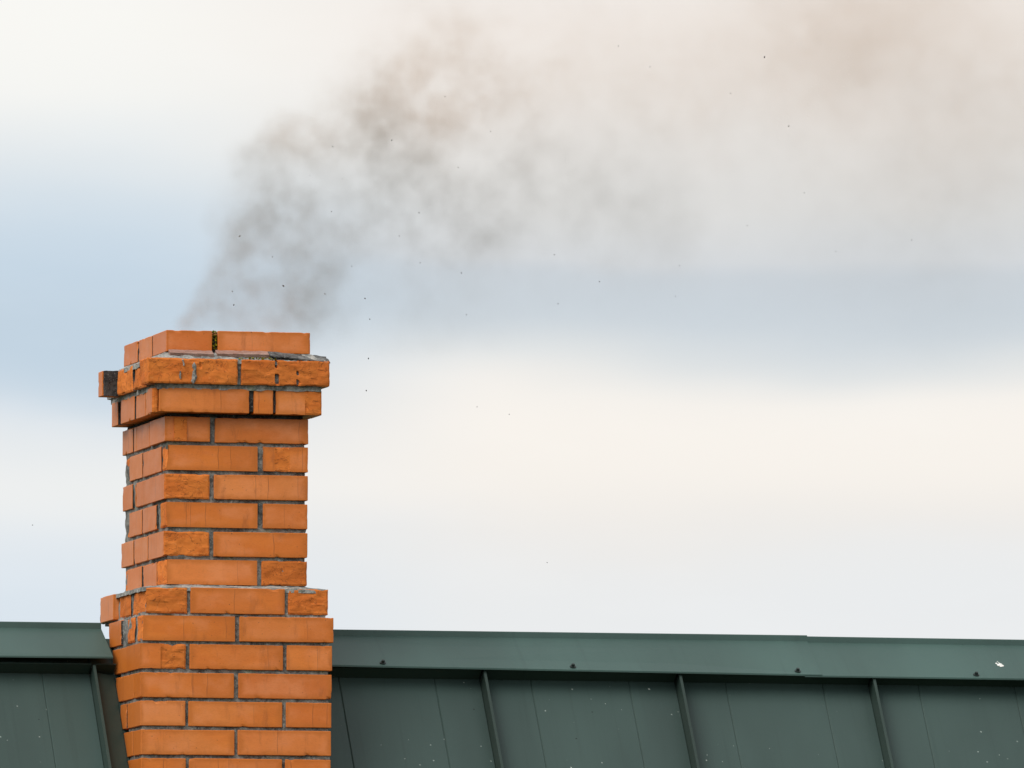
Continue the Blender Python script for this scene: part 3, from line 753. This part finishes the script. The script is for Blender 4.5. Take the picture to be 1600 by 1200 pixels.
smoke = link('smoke', me); tag(smoke, 'thin grey brown smoke drifting right from the chimney top', 'smoke', kind='stuff')
ng = bpy.data.node_groups.new('smoke_grid', 'GeometryNodeTree')
ng.interface.new_socket('Geometry', in_out='INPUT', socket_type='NodeSocketGeometry')
ng.interface.new_socket('Geometry', in_out='OUTPUT', socket_type='NodeSocketGeometry')
N = ng.nodes; Lk = ng.links
gi, go = N.new('NodeGroupInput'), N.new('NodeGroupOutput')
vc = N.new('GeometryNodeVolumeCube')
vc.inputs['Min'].default_value = tuple(lo); vc.inputs['Max'].default_value = tuple(hi)
for nm, v in zip(('Resolution X', 'Resolution Y', 'Resolution Z'), (nx, ny, nz)): vc.inputs[nm].default_value = v
po = N.new('GeometryNodeInputPosition'); sp = N.new('ShaderNodeSeparateXYZ'); Lk.new(po.outputs[0], sp.inputs[0])
def gm(op, a, b):
    n = N.new('ShaderNodeMath'); n.operation = op
    for i, v in enumerate((a, b)):
        if isinstance(v, bpy.types.NodeSocket): Lk.new(v, n.inputs[i])
        else: n.inputs[i].default_value = float(v)
    return n.outputs[0]
ii = [gm('MINIMUM', gm('MAXIMUM', gm('ROUND', gm('DIVIDE', gm('SUBTRACT', sp.outputs[k], lo[k]), dx[k]), 0), 0), (nx, ny, nz)[k]-1) for k in range(3)]
ix = gm('ADD', ii[2], gm('MULTIPLY', gm('ADD', ii[1], gm('MULTIPLY', ii[0], ny)), nz))
na = N.new('GeometryNodeInputNamedAttribute'); na.data_type = 'FLOAT'; na.inputs[0].default_value = 'smoke_density'
si = N.new('GeometryNodeSampleIndex'); si.data_type = 'FLOAT'; si.domain = 'POINT'; si.clamp = True
Lk.new(gi.outputs[0], si.inputs[0]); Lk.new(na.outputs[0], si.inputs[1]); Lk.new(ix, si.inputs['Index'])
Lk.new(si.outputs[0], vc.inputs['Density'])
sm = N.new('GeometryNodeSetMaterial'); sm.inputs['Material'].default_value = m
Lk.new(vc.outputs[0], sm.inputs[0]); Lk.new(sm.outputs[0], go.inputs[0])
md = smoke.modifiers.new('plume', 'NODES'); md.node_group = ng

# ------------------------------------------------------------------ ash flakes carried by the draught
rs = random.Random(15)
flake_meshes = []
for k in range(5):
    bm = bmesh.new(); bmesh.ops.create_icosphere(bm, subdivisions=1, radius=1)
    for v in bm.verts: v.co = Vector((v.co.x*rs.uniform(.6, 1.25), v.co.y*rs.uniform(.5, 1.1), v.co.z*rs.uniform(.4, 1.0)))
    me = bpy.data.meshes.new('ash_flake'); bm.to_mesh(me); bm.free(); me.materials.append(M_ASH); flake_meshes.append(me)
LONE = [
    ((1.664, 1.066), 'dark ash flake in the peach haze high up, right of the main smoke column'),
    ((1.766, 0.897), 'dark ash flake in pale grey haze, below the one in the peach haze'),
    ((1.137, -0.271), 'lone ash flake low in the pale sky over the right ridge cap'),
    ((-0.299, -0.206), 'lone ash flake in the pale sky far left of the chimney shaft'),
    ((-0.088, 0.124), 'tiny ash flake just under the soot blackened left end of the crown'),
    ((0.558, 0.233), 'lone ash flake close to the right end of the chimney crown'),
    ((0.637, 0.177), 'lone ash flake a little right of and below the chimney crown'),
    ((0.288, 0.578), 'largest ash flake, in the dense grey smoke above the chimney'),
    ((0.372, 0.435), 'dark ash flake in the thin smoke directly above the mossy top joint'),
]
for x, y, z, s in FLAKES:
    o = link('ash_flake', rs.choice(flake_meshes), None, (x, y, z))
    o.scale = (s*.9,)*3; o.rotation_euler = [rs.uniform(0, 6.28) for _ in range(3)]
    lab = next((l for q, l in LONE if abs(q[0]-x) < .004 and abs(q[1]-z) < .004), 'small dark ash flake drifting among others in or beside the smoke plume')
    tag(o, lab, 'ash flake', 'ash flakes drifting in the smoke and air')
